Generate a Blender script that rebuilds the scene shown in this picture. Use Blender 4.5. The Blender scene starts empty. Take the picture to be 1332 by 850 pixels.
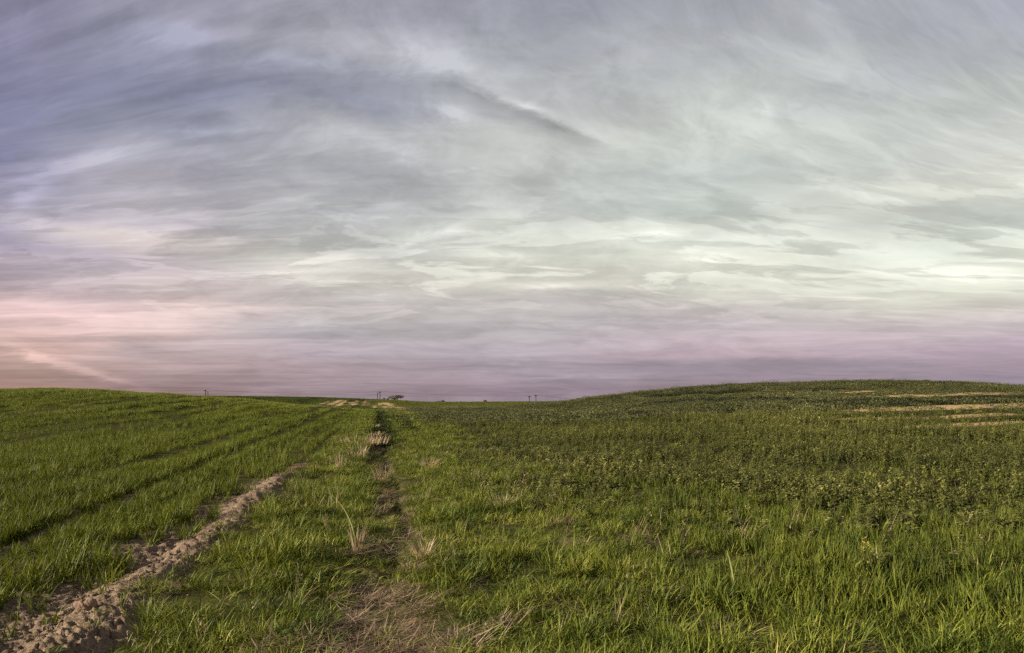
import bpy, bmesh, math, random
import numpy as np
from mathutils import Vector

random.seed(7)
rng = np.random.default_rng(11)
scene = bpy.context.scene
COL = scene.collection
PI = math.pi

# ------------------------------------------------------------------ measuring aid
F, CX, CY, EYE = 888.0, 666.0, 517.0, 1.6       # focal length and eye level as measured, metres


def tan_x(px):
    return (px - CX) / F


def az_el(px, py):
    X, Y = (px - CX) / F, (CY - py) / F
    a = math.atan(X)
    return a, math.atan(Y * math.cos(a))


# ------------------------------------------------------------------ numpy noise
def _hash(ix, iy, seed):
    h = (ix.astype(np.int64) * 374761393 + iy.astype(np.int64) * 668265263 + seed * 974711) & 0x7fffffff
    h = ((h ^ (h >> 13)) * 1274126177) & 0x7fffffff
    return ((h ^ (h >> 16)) & 0xffffff) / float(0xffffff)


def vnoise(x, y, seed=0):
    x = np.asarray(x, float)
    y = np.asarray(y, float)
    x0, y0 = np.floor(x), np.floor(y)
    fx, fy = x - x0, y - y0
    fx = fx * fx * fx * (fx * (fx * 6 - 15) + 10)
    fy = fy * fy * fy * (fy * (fy * 6 - 15) + 10)
    a, b = _hash(x0, y0, seed), _hash(x0 + 1, y0, seed)
    c, d = _hash(x0, y0 + 1, seed), _hash(x0 + 1, y0 + 1, seed)
    return (a + (b - a) * fx) * (1 - fy) + (c + (d - c) * fx) * fy


def fbm(x, y, octaves=4, seed=0):
    s, amp, tot = 0.0, 1.0, 0.0
    for k in range(octaves):
        s = s + amp * vnoise(x * 2 ** k + 17.3 * k, y * 2 ** k - 9.1 * k, seed + k)
        tot += amp
        amp *= 0.5
    return s / tot


def sstep(a, b, x):
    t = np.clip((np.asarray(x, float) - a) / (b - a), 0, 1)
    return t * t * (3 - 2 * t)


# ------------------------------------------------------------------ lie of the land
COLS = np.array([-250, 0, 60, 120, 200, 300, 400, 440, 490, 560, 650, 740, 790, 850, 920, 1000, 1150, 1250, 1332, 1580], float)
RINGS = np.array([0.3, 6, 20, 40, 75, 120, 180, 350, 700, 1500, 5000], float)
ZT = np.array([
    [0] * 20,
    [0] * 20,
    [.22, .22, .22, .2, .16, .1, .03, .0, 0, 0, 0, 0, 0, .02, .04, .08, .12, .12, .12, .1],
    [.95, .95, .95, .9, .7, .42, .16, .06, -.02, -.03, -.05, -.02, .05, .2, .3, .45, .65, .68, .65, .5],
    [2.3, 2.46, 2.52, 2.42, 1.98, 1.46, .66, .40, .0, -.12, -.12, .12, .48, .95, 1.4, 1.8, 2.2, 2.15, 1.9, 1.3],
    [1.0, 1.2, 1.2, 1.1, .7, .1, -.6, -.6, -.55, -.7, -.4, .65, 1.62, 2.5, 3.35, 3.85, 4.28, 3.95, 3.2, 1.2],
    [.6, .8, .8, .7, .5, 0, -.6, -.9, -1.0, -1.0, -1.2, -.9, .2, 1.4, 2.2, 2.8, 3.3, 3.0, 2.2, .6],
    [2.4, 2.5, 2.5, 2.45, 2.35, 1.95, 1.5, 1.0, .25, -1.1, -1.0, -.7, -.7, -.4, 0, .4, .8, .6, .2, -1],
    [-1, -1, -1, -1, -1, -1.5, -2.5, -3.2, -4, -5, -5, -5, -5, -5, -5, -4, -4, -4, -4, -5],
    [-26] * 20,
    [-120] * 20], float)
LR = np.log(RINGS)


def _cr(p0, p1, p2, p3, t):
    return p1 + .5 * t * (p2 - p0 + t * (2 * p0 - 5 * p1 + 4 * p2 - p3 + t * (3 * (p1 - p2) + p3 - p0)))


def _knots(arr, v):
    v = np.clip(v, arr[0], arr[-1])
    i = np.clip(np.searchsorted(arr, v, side='right') - 1, 0, len(arr) - 2)
    return i, (v - arr[i]) / (arr[i + 1] - arr[i])


def land(x, y):
    d = np.sqrt(x * x + y * y) + 1e-6
    az = np.arctan2(x, y)
    lim = 0.74
    ac = np.clip(az, -lim, lim)
    back = sstep(lim, PI, np.abs(az))
    c = CX + F * np.tan(ac)
    ye = np.log(np.clip(d * np.cos(ac), RINGS[0] * 1.01, RINGS[-1] * .999))
    ci, ct = _knots(COLS, c)
    ri, rt = _knots(LR, ye)
    nr, nc = ZT.shape

    def row(r):
        r = np.clip(r, 0, nr - 1)
        g = [ZT[r, np.clip(ci + k, 0, nc - 1)] for k in (-1, 0, 1, 2)]
        lin = g[1] + (g[2] - g[1]) * (ct * ct * (3 - 2 * ct))
        return .6 * lin + .4 * _cr(*g, ct)
    rows = [row(ri + k) for k in (-1, 0, 1, 2)]
    z = _cr(*rows, rt)
    mid = np.interp(ye, LR, ZT[:, [1, 9, 18]].mean(axis=1))
    return z * (1 - back) + mid * back


PATH_Y = [0, 2, 4.27, 5.85, 7.76, 11.55, 17.1, 33, 62, 110, 200, 5000]
PATH_X = [.0, -.45, -.90, -1.10, -1.4, -2.16, -3.3, -6.5, -12.2, -21.9, -40.2, -1000]


def path_u(x, y):
    """Sideways distance from the middle of the trodden path."""
    return x - np.interp(y, PATH_Y, PATH_X) + .22 * (vnoise(np.asarray(y) * .45, np.asarray(y) * 0, 5) - .5)


def ridge_d(x, y):
    """Sideways distance from the crest of the soil ridge (negative: wheat side)."""
    near = -2.08 - .175 * y + .20 * (vnoise(np.asarray(y) * .7, np.asarray(y) * 0, 9) - .5)
    far = np.interp(y, PATH_Y, PATH_X) - 1.78
    return x - np.where(y < 17, near, np.minimum(far, near + 99))


def ridge_fade(y):
    return 1 - sstep(11.5, 17.5, y)


RAPE_X = [-60, -6, -2, 1.0, 2.5, 6.5, 40]
RAPE_Y = [20, 14, 12.0, 11.0, 8.3, 6.3, 6.1]


def rape_in(x, y):
    """Over 0 inside the rapeseed field, roughly in metres."""
    u = path_u(x, y)
    w = 1.0 * (fbm(x * .5, y * .5, 3, 31) - .5)
    return np.minimum(u - 3.1, (y - np.interp(x, RAPE_X, RAPE_Y)) * .8) + w


def bare_left(x, y):
    """How bare the ground is on the wheat side of the ridge, 0..1."""
    d = -ridge_d(x, y)
    reach = np.interp(y, [2, 4.3, 5.2, 6.5, 9, 14, 17], [3.0, 2.6, 2.0, 1.3, .8, .5, .0])
    n = fbm(x * 1.7, y * 1.7, 3, 77)
    return sstep(.0, .7, (reach - d) / np.maximum(reach, .05) + (n - .5) * 1.3) * (d > 0) * ridge_fade(y)


def land_detail(x, y):
    d = np.sqrt(x * x + y * y)
    u = path_u(x, y)
    rd = ridge_d(x, y)
    near = 1 - sstep(25, 60, d)
    z = (fbm(x * .9, y * .9, 3, 3) - .5) * .10 * near
    # trodden path and the deep rut farther on
    z = z - .05 * np.exp(-(u / .33) ** 2) * (1 - sstep(60, 110, y)) * (y > 0)
    z = z - .08 * np.exp(-((u - .14) / .09) ** 2) * sstep(5.8, 7, y) * (1 - sstep(40, 60, y))
    z = z - .14 * np.exp(-((u - .25) / .6) ** 2) * sstep(12, 26, y) * (1 - sstep(70, 110, y))
    z = z + .12 * np.exp(-((u + .75) / .4) ** 2) * sstep(14, 22, y) * (1 - sstep(60, 100, y))
    # soil ridge with clods
    f = ridge_fade(y) * (y > 0)
    body = np.exp(-(np.abs(rd) / np.interp(y, [3, 6, 16], [.32, .23, .22])) ** 2.4)
    rough = fbm(x * 5, y * 5, 4, 41) - .5
    fine = fbm(x * 22, y * 22, 3, 43) - .5
    z = z + f * body * (.09 + .12 * (fbm(x * 1.5, y * 1.5, 2, 44) - .5))
    soily = np.clip(body * 1.2 + bare_left(x, y), 0, 1) * f
    crack = np.abs(fbm(x * 9, y * 9, 3, 45) - .5)
    z = z + soily * (rough * .036 + fine * .026 * (1 - .8 * sstep(8, 13, y)) + (fbm(x * 45, y * 45, 2, 49) - .5) * .03 * (1 - sstep(5, 9, y)) - (np.abs(fbm(x * 8 + y * 2, y * 6, 5, 48) - .5)) * .10 - .05 * np.exp(-(crack / .025) ** 2))
    # straw covered bare spots of the path
    bald = np.exp(-(u / .5) ** 2) * (y > 0) * (1 - sstep(9, 15, y))
    z = z + bald * (fbm(x * 12, y * 12, 3, 46) - .5) * .05
    return z


def ground_z(x, y):
    x = np.asarray(x, float)
    y = np.asarray(y, float)
    return land(x, y) + land_detail(x, y)


def ground_hit(px, py):
    """The point of the ground seen at a measured spot of the photograph."""
    X, Y = tan_x(px), (CY - py) / F
    ys = np.exp(np.linspace(math.log(3), math.log(900), 3000))
    dz = EYE + ys * Y - land(ys * X, ys)
    below = np.nonzero(dz <= 0)[0]
    i = below[0] if len(below) else int(np.argmin(dz))
    return float(ys[i] * X), float(ys[i])


def seg_dist(x, y, pts):
    best = np.full(np.shape(x), 1e9)
    for (ax, ay), (bx, by) in zip(pts[:-1], pts[1:]):
        dx, dy = bx - ax, by - ay
        t = np.clip(((x - ax) * dx + (y - ay) * dy) / (dx * dx + dy * dy + 1e-9), 0, 1)
        best = np.minimum(best, np.hypot(x - ax - t * dx, y - ay - t * dy))
    return best


TAN_STRIPS = []
for pts, w in (([(1085, 517.5), (1180, 515.5), (1332, 512), (1480, 509)], 2.1),
               ([(1130, 534), (1200, 531.5), (1332, 527), (1460, 523)], 2.1),
               ([(1080, 546), (1150, 544), (1200, 544)], 1.0),
               ([(1150, 557), (1220, 555), (1332, 549)], .9),
               ([(1215, 545), (1260, 541), (1310, 539)], .9),
               ([(1060, 512), (1100, 511), (1130, 509)], 1.2),
               ([(1060, 538), (1105, 537)], .7)):
    TAN_STRIPS.append(([ground_hit(*p) for p in pts], w))
WHEEL_TRACKS = [([ground_hit(*p) for p in pts], w) for pts, w in (
    ([(511, 526.5), (522, 531.5), (534, 538.5)], 1.3), ([(509, 525.5), (527, 531), (539, 539)], 1.1))]
PALE_SPOTS = [ground_hit(px, py) + (r,) for px, py, r in (
    (438, 523, 2.6), (443, 526, 2.2), (449, 522, 1.3), (455, 524, 1.2), (461, 523, 2.2), (459, 527, 2.2), (463, 526, 1.5), (475, 523, 1.8),
    (480, 523, 1.8), (474, 525, 1.4), (487, 530, 1.2), (494, 526, 1.6), (505, 527, 3.2), (509, 528, 2.6), (499, 525, 1.4), (502, 530, 2.0),
    (686, 533, 1.6), (692, 533, 1.2), (672, 533, .8), (423, 524, 1.1))]
SHADE_LINES = [([ground_hit(*p) for p in pts], w * 2.2) for pts, w in (  # shadowed dips across the right field, drawn as dark bands
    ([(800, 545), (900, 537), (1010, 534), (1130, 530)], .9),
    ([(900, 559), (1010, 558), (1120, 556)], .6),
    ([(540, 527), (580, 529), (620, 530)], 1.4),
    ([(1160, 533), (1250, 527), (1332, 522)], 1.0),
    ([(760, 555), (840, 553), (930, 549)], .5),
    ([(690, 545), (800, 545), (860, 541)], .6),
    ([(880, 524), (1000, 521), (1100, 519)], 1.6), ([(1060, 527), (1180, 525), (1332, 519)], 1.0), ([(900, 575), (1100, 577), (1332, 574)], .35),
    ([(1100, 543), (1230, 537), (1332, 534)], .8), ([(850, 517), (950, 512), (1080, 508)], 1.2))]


def pale_mask(x, y):
    """Places on the far fields where pale bare soil shows through."""
    m = np.zeros(np.shape(x))
    n = fbm(x * .6, y * .6, 3, 55)
    for pts, w in TAN_STRIPS:
        d = seg_dist(x, y, pts)
        m = np.maximum(m, sstep(1.0, .6, d / (w * (.75 + .6 * n))))
    for pts, w in WHEEL_TRACKS:
        m = np.maximum(m, sstep(1.1, .6, seg_dist(x, y, pts) / w))
    for sx, sy, r in PALE_SPOTS:
        d = np.hypot(x + .2 * (y - sy) - sx, (y - sy) * .022)
        m = np.maximum(m, sstep(1.2, .4, d / (.42 * r * (.4 + 1.2 * fbm(x * .5, y * .05, 2, 56)))))
    return m


def shade_mask(x, y):  # where the shade of the dips is put into the colour
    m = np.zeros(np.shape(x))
    for pts, w in SHADE_LINES:
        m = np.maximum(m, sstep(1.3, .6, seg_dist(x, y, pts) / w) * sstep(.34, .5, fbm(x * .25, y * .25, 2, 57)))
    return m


# ------------------------------------------------------------------ node helpers
class E:
    """A number in a node tree: arithmetic on it writes Math nodes."""
    nt = None

    def __init__(s, v):
        s.v = v

    @staticmethod
    def m(op, *a, clamp=False):
        n = E.nt.nodes.new('ShaderNodeMath')
        n.operation = op
        n.use_clamp = clamp
        for i, q in enumerate(a):
            q = q.v if isinstance(q, E) else q
            if isinstance(q, (int, float)):
                n.inputs[i].default_value = q
            else:
                E.nt.links.new(q, n.inputs[i])
        return E(n.outputs[0])

    def __add__(s, o): return E.m('ADD', s, o)
    __radd__ = __add__
    def __sub__(s, o): return E.m('SUBTRACT', s, o)
    def __rsub__(s, o): return E.m('SUBTRACT', o, s)
    def __mul__(s, o): return E.m('MULTIPLY', s, o)
    __rmul__ = __mul__
    def __truediv__(s, o): return E.m('DIVIDE', s, o)
    def __neg__(s): return E.m('MULTIPLY', s, -1.0)


def srgb(*c):
    return tuple(((v / 255) / 12.92 if v / 255 <= .04045 else ((v / 255 + .055) / 1.055) ** 2.4) for v in c)


def ramp_node(nt, fac, stops, interp='LINEAR'):
    n = nt.nodes.new('ShaderNodeValToRGB')
    r = n.color_ramp
    r.interpolation = interp
    while len(r.elements) < len(stops):
        r.elements.new(.5)
    for e, (p, c) in zip(r.elements, sorted(stops, key=lambda q: q[0])):
        e.position = p
        e.color = (*c, 1)
    nt.links.new(fac, n.inputs[0])
    return n.outputs[0]


def mix_rgb(nt, fac, a, b, mode='MIX'):
    n = nt.nodes.new('ShaderNodeMix')
    n.data_type = 'RGBA'
    n.blend_type = mode
    n.clamp_factor = True
    for sock, v in ((n.inputs[0], fac), (n.inputs[6], a), (n.inputs[7], b)):
        if isinstance(v, E):
            v = v.v
        if isinstance(v, (int, float)):
            sock.default_value = v
        elif isinstance(v, tuple):
            sock.default_value = (*v, 1)
        else:
            nt.links.new(v, sock)
    return n.outputs[2]


def noise_node(nt, vec, scale, detail=4, rough=.55, dist=0.0, lac=2.0):
    n = nt.nodes.new('ShaderNodeTexNoise')
    n.inputs['Scale'].default_value = scale
    n.inputs['Detail'].default_value = detail
    n.inputs['Roughness'].default_value = rough
    n.inputs['Lacunarity'].default_value = lac
    n.inputs['Distortion'].default_value = dist
    if vec is not None:
        nt.links.new(vec, n.inputs['Vector'])
    return n.outputs[0]


def comb(nt, x, y, z=0.0):
    n = nt.nodes.new('ShaderNodeCombineXYZ')
    for i, q in enumerate((x, y, z)):
        q = q.v if isinstance(q, E) else q
        if isinstance(q, (int, float)):
            n.inputs[i].default_value = q
        else:
            nt.links.new(q, n.inputs[i])
    return n.outputs[0]


# ------------------------------------------------------------------ sky and sun
SUN_AZ, SUN_EL = math.radians(-104), math.radians(18)     # azimuth from straight ahead, clockwise


def build_world():
    w = bpy.data.worlds.new("World")
    scene.world = w
    w.use_nodes = True
    w.cycles.sampling_method = "NONE"
    nt = w.node_tree
    nt.nodes.clear()
    E.nt = nt
    sky = nt.nodes.new('ShaderNodeTexSky')
    sky.sky_type = 'NISHITA'
    sky.sun_disc = False
    sky.sun_elevation = SUN_EL
    sky.sun_rotation = SUN_AZ
    tc = nt.nodes.new('ShaderNodeTexCoord')
    nrm = nt.nodes.new('ShaderNodeVectorMath')
    nrm.operation = 'NORMALIZE'
    nt.links.new(tc.outputs['Generated'], nrm.inputs[0])
    sep = nt.nodes.new('ShaderNodeSeparateXYZ')
    nt.links.new(nrm.outputs[0], sep.inputs[0])
    dx, dy, dz = (E(o) for o in sep.outputs)
    az = E.m('ARCTAN2', dx, dy)
    el = E.m('ARCSINE', dz)
    elp = E.m('MAXIMUM', el, 0.0)
    # the high cloud bands arch over the view: lower towards both sides
    azc = E.m('MINIMUM', E.m('MAXIMUM', az, -.95), .95)
    hi = E.m('SMOOTH_MIN', elp * 3.2, 1.0, .4)
    azs = azc + .05
    k = .42 + .58 * hi
    arch = E.m('MAXIMUM', 1.0 - azs * azs * k, .2)
    s = elp / arch
    lay = E.m('LOGARITHM', s + .11, 2.718282)
    big = E(noise_node(nt, comb(nt, az * 2.2, lay * 2.2, 3.7), 1.0, 4, .55))
    big2 = E(noise_node(nt, comb(nt, az * 2.6, lay * 2.6, 11.2), 1.0, 4, .55))
    # macro colour: columns of elevation ramps blended round the horizon
    cols = {
        0: [(-160, 128, 124, 148), (0, 128, 125, 150), (60, 124, 122, 149), (120, 120, 120, 148), (190, 122, 121, 150), (240, 146, 141, 162), (268, 163, 156, 172),
            (300, 141, 133, 152), (340, 172, 157, 170), (375, 176, 156, 165), (410, 214, 180, 178), (440, 212, 176, 170), (457, 198, 162, 154),
            (472, 168, 138, 130), (490, 160, 128, 118), (507, 168, 130, 118)],
        200: [(-160, 138, 136, 152), (0, 138, 136, 154), (60, 136, 136, 157), (120, 128, 130, 154), (170, 136, 138, 156), (200, 158, 156, 168), (240, 170, 164, 172), (280, 176, 167, 174),
              (300, 198, 186, 182), (330, 176, 163, 168), (375, 198, 182, 180), (400, 212, 188, 184), (430, 206, 179, 175), (452, 178, 156, 157),
              (475, 168, 144, 146), (507, 154, 126, 128)],
        450: [(-160, 150, 148, 160), (0, 150, 149, 161), (60, 162, 162, 170), (95, 144, 146, 158), (135, 140, 142, 156), (180, 176, 176, 180), (240, 166, 166, 170),
              (280, 178, 178, 178), (310, 178, 178, 174), (335, 205, 202, 192), (362, 203, 198, 188), (400, 186, 178, 176), (430, 174, 166, 170),
              (452, 176, 162, 171), (475, 166, 146, 154), (512, 154, 134, 144)],
        700: [(-160, 146, 148, 156), (0, 146, 148, 158), (60, 158, 160, 166), (100, 170, 172, 174), (150, 178, 178, 178), (200, 190, 192, 188), (240, 182, 184, 180),
              (278, 186, 188, 184), (308, 208, 210, 198), (340, 212, 212, 198), (368, 206, 202, 190), (398, 186, 179, 176), (430, 178, 170, 172),
              (455, 175, 163, 172), (478, 162, 147, 159), (515, 150, 132, 146)],
        950: [(-160, 156, 158, 164), (0, 156, 158, 165), (60, 172, 174, 176), (120, 188, 192, 188), (180, 198, 202, 194), (235, 186, 192, 186), (280, 184, 190, 182),
              (305, 208, 212, 200), (345, 214, 214, 198), (378, 206, 204, 190), (400, 188, 180, 176), (425, 180, 168, 172), (446, 187, 167, 175),
              (464, 180, 158, 168), (476, 148, 134, 148), (508, 147, 128, 140)],
        1332: [(-160, 154, 156, 162), (0, 156, 158, 167), (60, 166, 168, 172), (120, 178, 182, 178), (180, 196, 198, 191), (240, 207, 207, 195), (280, 187, 191, 181),
               (308, 200, 204, 192), (340, 214, 216, 200), (380, 214, 213, 196), (405, 200, 192, 184), (430, 187, 173, 177), (452, 176, 156, 170),
               (470, 157, 139, 153), (490, 148, 132, 148), (507, 146, 130, 148)],
    }
    EMAX = .75
    wob = (big - .5) * (elp * .34 + .012)
    fac = E.m('DIVIDE', elp + wob, EMAX, clamp=True)
    azw = az + (big2 - .5) * .35
    prev, prev_az = None, None
    for px in sorted(cols):
        stops = [(az_el(px, py)[1] / EMAX, srgb(r, g, b)) for py, r, g, b in cols[px]]
        c = ramp_node(nt, fac.v, stops, 'B_SPLINE' if False else 'EASE')
        a = az_el(px, 300)[0]
        if prev is None:
            prev = c
        else:
            mr = nt.nodes.new('ShaderNodeMapRange')
            mr.interpolation_type = 'SMOOTHSTEP'
            mr.inputs[1].default_value, mr.inputs[2].default_value = prev_az, a
            nt.links.new(azw.v, mr.inputs[0])
            prev = mix_rgb(nt, E(mr.outputs[0]), prev, c)
        prev_az = a
    # streaky cirrus, thinner towards the horizon
    wx, wy = (big - .5) * 1.1, (big2 - .5) * .9
    st1 = E(noise_node(nt, comb(nt, az * 4.6 + wx, lay * 7.0 + wy, 1.3), 1.0, 9, .60, .5))
    st2 = E(noise_node(nt, comb(nt, az * 6.0 + lay * 2.5, lay * 17.0 + wy * 2.0, 5.1), 1.0, 7, .62, .6))
    fl = E(noise_node(nt, comb(nt, az * 9.0 + wx, lay * 8.0 + wy, 9.4), 1.0, 9, .62, .7))
    wisp = 1.0 - E.m('ABSOLUTE', st2 - .5) * 5.0
    wisp = E.m('MAXIMUM', wisp, 0.0)
    band = E.m('MULTIPLY', E.m('SUBTRACT', 1.0, E.m('ABSOLUTE', elp - .185) * 9.0, clamp=True), 1.0)
    puff = E(noise_node(nt, comb(nt, az * 5.5 + wx * 1.6, lay * 10.0 + wy * 2.4, 21.3), 1.0, 9, .60, .4))
    puff_raw = puff
    edge = nt.nodes.new('ShaderNodeMapRange')
    edge.interpolation_type = 'SMOOTHSTEP'
    edge.inputs[1].default_value, edge.inputs[2].default_value = .50, .575
    nt.links.new(puff.v, edge.inputs[0])
    puff = E(edge.outputs[0]) - .35
    arcs = E(noise_node(nt, comb(nt, az * 1.7 + wx * .4, lay * 9.5 + wy * .8, 33.0), 1.0, 6, .55, .25))
    arcs = E.m('POWER', E.m('SUBTRACT', 1.0, E.m('ABSOLUTE', arcs - .5) * 9.0, clamp=True), 1.5)
    left = E.m('SUBTRACT', .25, az * 1.6, clamp=True)
    calm = 1.0 - hi * (.30 + E.m('MULTIPLY', az + .1, .8, clamp=True))
    def crisp(v, a, b):
        n = nt.nodes.new('ShaderNodeMapRange')
        n.interpolation_type = 'SMOOTHSTEP'
        n.inputs[1].default_value, n.inputs[2].default_value = a, b
        nt.links.new(v.v, n.inputs[0])
        return E(n.outputs[0]) - .5
    low = E.m('SUBTRACT', 1.0, elp * 9.0, clamp=True)
    lum = 1.13 - low * .15 + E.m("MULTIPLY", az + .15, .10, clamp=True) + (st1 - .5) * .42 * calm + (fl - .5) * .30 + crisp(fl, .38, .62) * .10 + crisp(st1, .42, .58) * .06 + wisp * (st1 - .36) * .18 * calm + puff * (band * .25 + .08) + (arcs - .2) * left * .20
    # single clouds and streaks (position as seen, half length, half height in radians, strength)
    hf = E(noise_node(nt, comb(nt, az * 20.0 + wx * 2.0, lay * 22.0 + wy * 3.0, 41.0), 1.0, 6, .66, .6))
    waz = az + (fl - .5) * .05 + (hf - .5) * .03
    wel = elp + (puff_raw - .5) * .035 + (hf - .5) * .012
    patchy = E.m('MAXIMUM', (fl - .5) * 2.2 + (hf - .5) * 1.6 + (st1 - .5) * .8 + .85, .2)
    lum = lum + (hf - .5) * .30

    wvec = comb(nt, waz, wel, 0.0)

    def streak(p, q, half, amp):
        (a0, e0), (a1, e1) = az_el(*p), az_el(*q)
        mp = nt.nodes.new('ShaderNodeMapping')
        mp.vector_type = 'TEXTURE'
        mp.inputs['Location'].default_value = ((a0 + a1) / 2, (e0 + e1) / 2, 0)
        mp.inputs['Rotation'].default_value = (0, 0, math.atan2(e1 - e0, a1 - a0))
        mp.inputs['Scale'].default_value = (math.hypot(a1 - a0, e1 - e0) * .95, half * 2.3 / F, 1)
        nt.links.new(wvec, mp.inputs['Vector'])
        g = nt.nodes.new('ShaderNodeTexGradient')
        g.gradient_type = 'QUADRATIC_SPHERE'
        nt.links.new(mp.outputs[0], g.inputs[0])
        return E(g.outputs['Fac']), amp

    feats = [((480, 36), (650, 108), 34, .10),
             ((562, 138), (622, 153), 11, .20), ((205, 46), (296, 41), 10, .30), ((60, 110), (330, 130), 60, -.10), ((0, 268), (70, 240), 8, .18), ((10, 236), (130, 205), 7, .26),
             ((60, 222), (200, 188), 8, .22), ((190, 175), (330, 160), 7, .16), ((0, 285), (60, 258), 7, .22), ((170, 298), (262, 294), 6, .22), ((330, 135), (460, 140), 24, -.10), ((450, 183), (570, 205), 10, .13),
             ((560, 216), (680, 218), 6, .12), ((800, 110), (1010, 190), 24, .10), ((1010, 190), (1160, 265), 16, .10), ((980, 225), (1220, 300), 16, -.11),
             ((985, 130), (1010, 148), 8, .14), ((545, 305), (610, 288), 10, .18), ((500, 322), (560, 312), 9, .14), ((610, 326), (730, 342), 6, .15),
             ((690, 374), (775, 372), 5, .17), ((820, 301), (900, 297), 5, .13), ((880, 338), (966, 331), 7, .12), ((1200, 349), (1340, 356), 5, .12),
             ((880, 374), (1030, 378), 5, .08), ((0, 446), (165, 498), 4.5, .28), ((620, 488), (900, 487), 3.5, .11), ((830, 461), (1090, 466), 5, .08),
             ((1090, 466), (1332, 474), 5, .06), ((880, 472), (1160, 474), 6, -.05), ((20, 410), (190, 385), 18, .06), ((270, 82), (440, 78), 8, .14),
             ((420, 275), (560, 262), 5, .12), ((740, 385), (900, 384), 8, -.09), ((240, 365), (300, 362), 5, -.10), ((330, 322), (470, 320), 9, -.09),
             ((360, 355), (480, 345), 13, .08), ((980, 318), (1130, 312), 10, .07), ((1060, 300), (1230, 290), 16, -.05), ((420, 460), (700, 452), 8, -.04)]
    bold = E(0.0)
    for f in [((500, 30), (655, 118), 26, .15), ((560, 72), (650, 118), 12, .12), ((300, 70), (600, 92), 7, .09), ((645, 121), (735, 161), 5.5, .26), ((735, 160), (830, 196), 5, .07),
              ((400, 84), (575, 104), 13, -.11), ((555, 100), (690, 152), 11, -.15), ((660, 146), (790, 192), 9, -.17), ((590, 140), (700, 166), 5, -.08),
              ((556, 138), (618, 152), 8, .16), ((575, 146), (604, 154), 5, .10), ((0, 272), (80, 238), 6, .14), ((15, 236), (140, 203), 5, .14), ((60, 224), (220, 186), 5, .10),
              ((0, 446), (170, 502), 3.5, .20), ((205, 46), (297, 42), 8, .14), ((240, 58), (300, 60), 8, -.07), ((165, 299), (270, 293), 5, .14),
              ((180, 172), (420, 158), 5, .08), ((545, 312), (612, 288), 8, .12), ((640, 376), (790, 371), 4, .12), ((820, 303), (905, 297), 4, .12),
              ((1195, 348), (1345, 357), 4, .11), ((880, 340), (970, 331), 6, .10)]:
        g, amp = streak(*f)
        bold = E.m('MULTIPLY_ADD', g, amp * 2.6, bold)
    extra = E(0.0)
    for f in feats:
        g, amp = streak(*f)
        extra = E.m('MULTIPLY_ADD', g, amp * 1.9, extra)
    lum = lum + extra * patchy + bold * (.55 + .45 * patchy)
    lum = E.m('MINIMUM', E.m('MAXIMUM', lum, .5), 1.7)
    vm = nt.nodes.new('ShaderNodeVectorMath')
    vm.operation = 'SCALE'
    hsv = nt.nodes.new('ShaderNodeHueSaturation')
    hsv.inputs['Saturation'].default_value = .92
    nt.links.new(prev, hsv.inputs['Color'])
    prev = hsv.outputs[0]
    nt.links.new(prev, vm.inputs[0])
    nt.links.new((lum * 6.4).v, vm.inputs['Scale'])
    # almost closed cloud cover over the clear sky
    col = mix_rgb(nt, .965, sky.outputs[0], vm.outputs[0])
    bg = nt.nodes.new('ShaderNodeBackground')
    nt.links.new(col, bg.inputs[0])
    bg.inputs[1].default_value = .05
    out = nt.nodes.new('ShaderNodeOutputWorld')
    nt.links.new(bg.outputs[0], out.inputs[0])

    ld = bpy.data.lights.new('sun', 'SUN')
    ld.energy = 5.0
    ld.angle = math.radians(2.0)
    ld.color = (1.0, .90, .75)
    lo = bpy.data.objects.new('sun', ld)
    COL.objects.link(lo)
    d = Vector((math.sin(SUN_AZ) * math.cos(SUN_EL), math.cos(SUN_AZ) * math.cos(SUN_EL), math.sin(SUN_EL)))
    lo.rotation_euler = d.to_track_quat('Z', 'Y').to_euler()
    lo.location = (-20, 0, 30)


build_world()

# ------------------------------------------------------------------ camera
cd = bpy.data.cameras.new('camera')
cam = bpy.data.objects.new('camera', cd)
COL.objects.link(cam)
cam.location = (0, 0, EYE)
cam.rotation_euler = (PI / 2, 0, 0)
cd.sensor_width = 36
cd.lens = 24
cd.shift_y = (CY - 425) / 1332
cd.clip_end = 20000
cd.clip_start = .05
scene.camera = cam
scene.view_settings.view_transform = 'Standard'
scene.view_settings.look = 'None'
scene.view_settings.gamma = 1
scene.view_settings.exposure = 1.6
scene.cycles.use_denoising = False
scene.cycles.max_bounces = 3
scene.cycles.diffuse_bounces = 1
scene.cycles.glossy_bounces = 1
scene.cycles.transmission_bounces = 2
scene.cycles.transparent_max_bounces = 2
scene.cycles.use_adaptive_sampling = True
scene.cycles.adaptive_threshold = .02
scene.render.resolution_x, scene.render.resolution_y = 1024, 653


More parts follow.
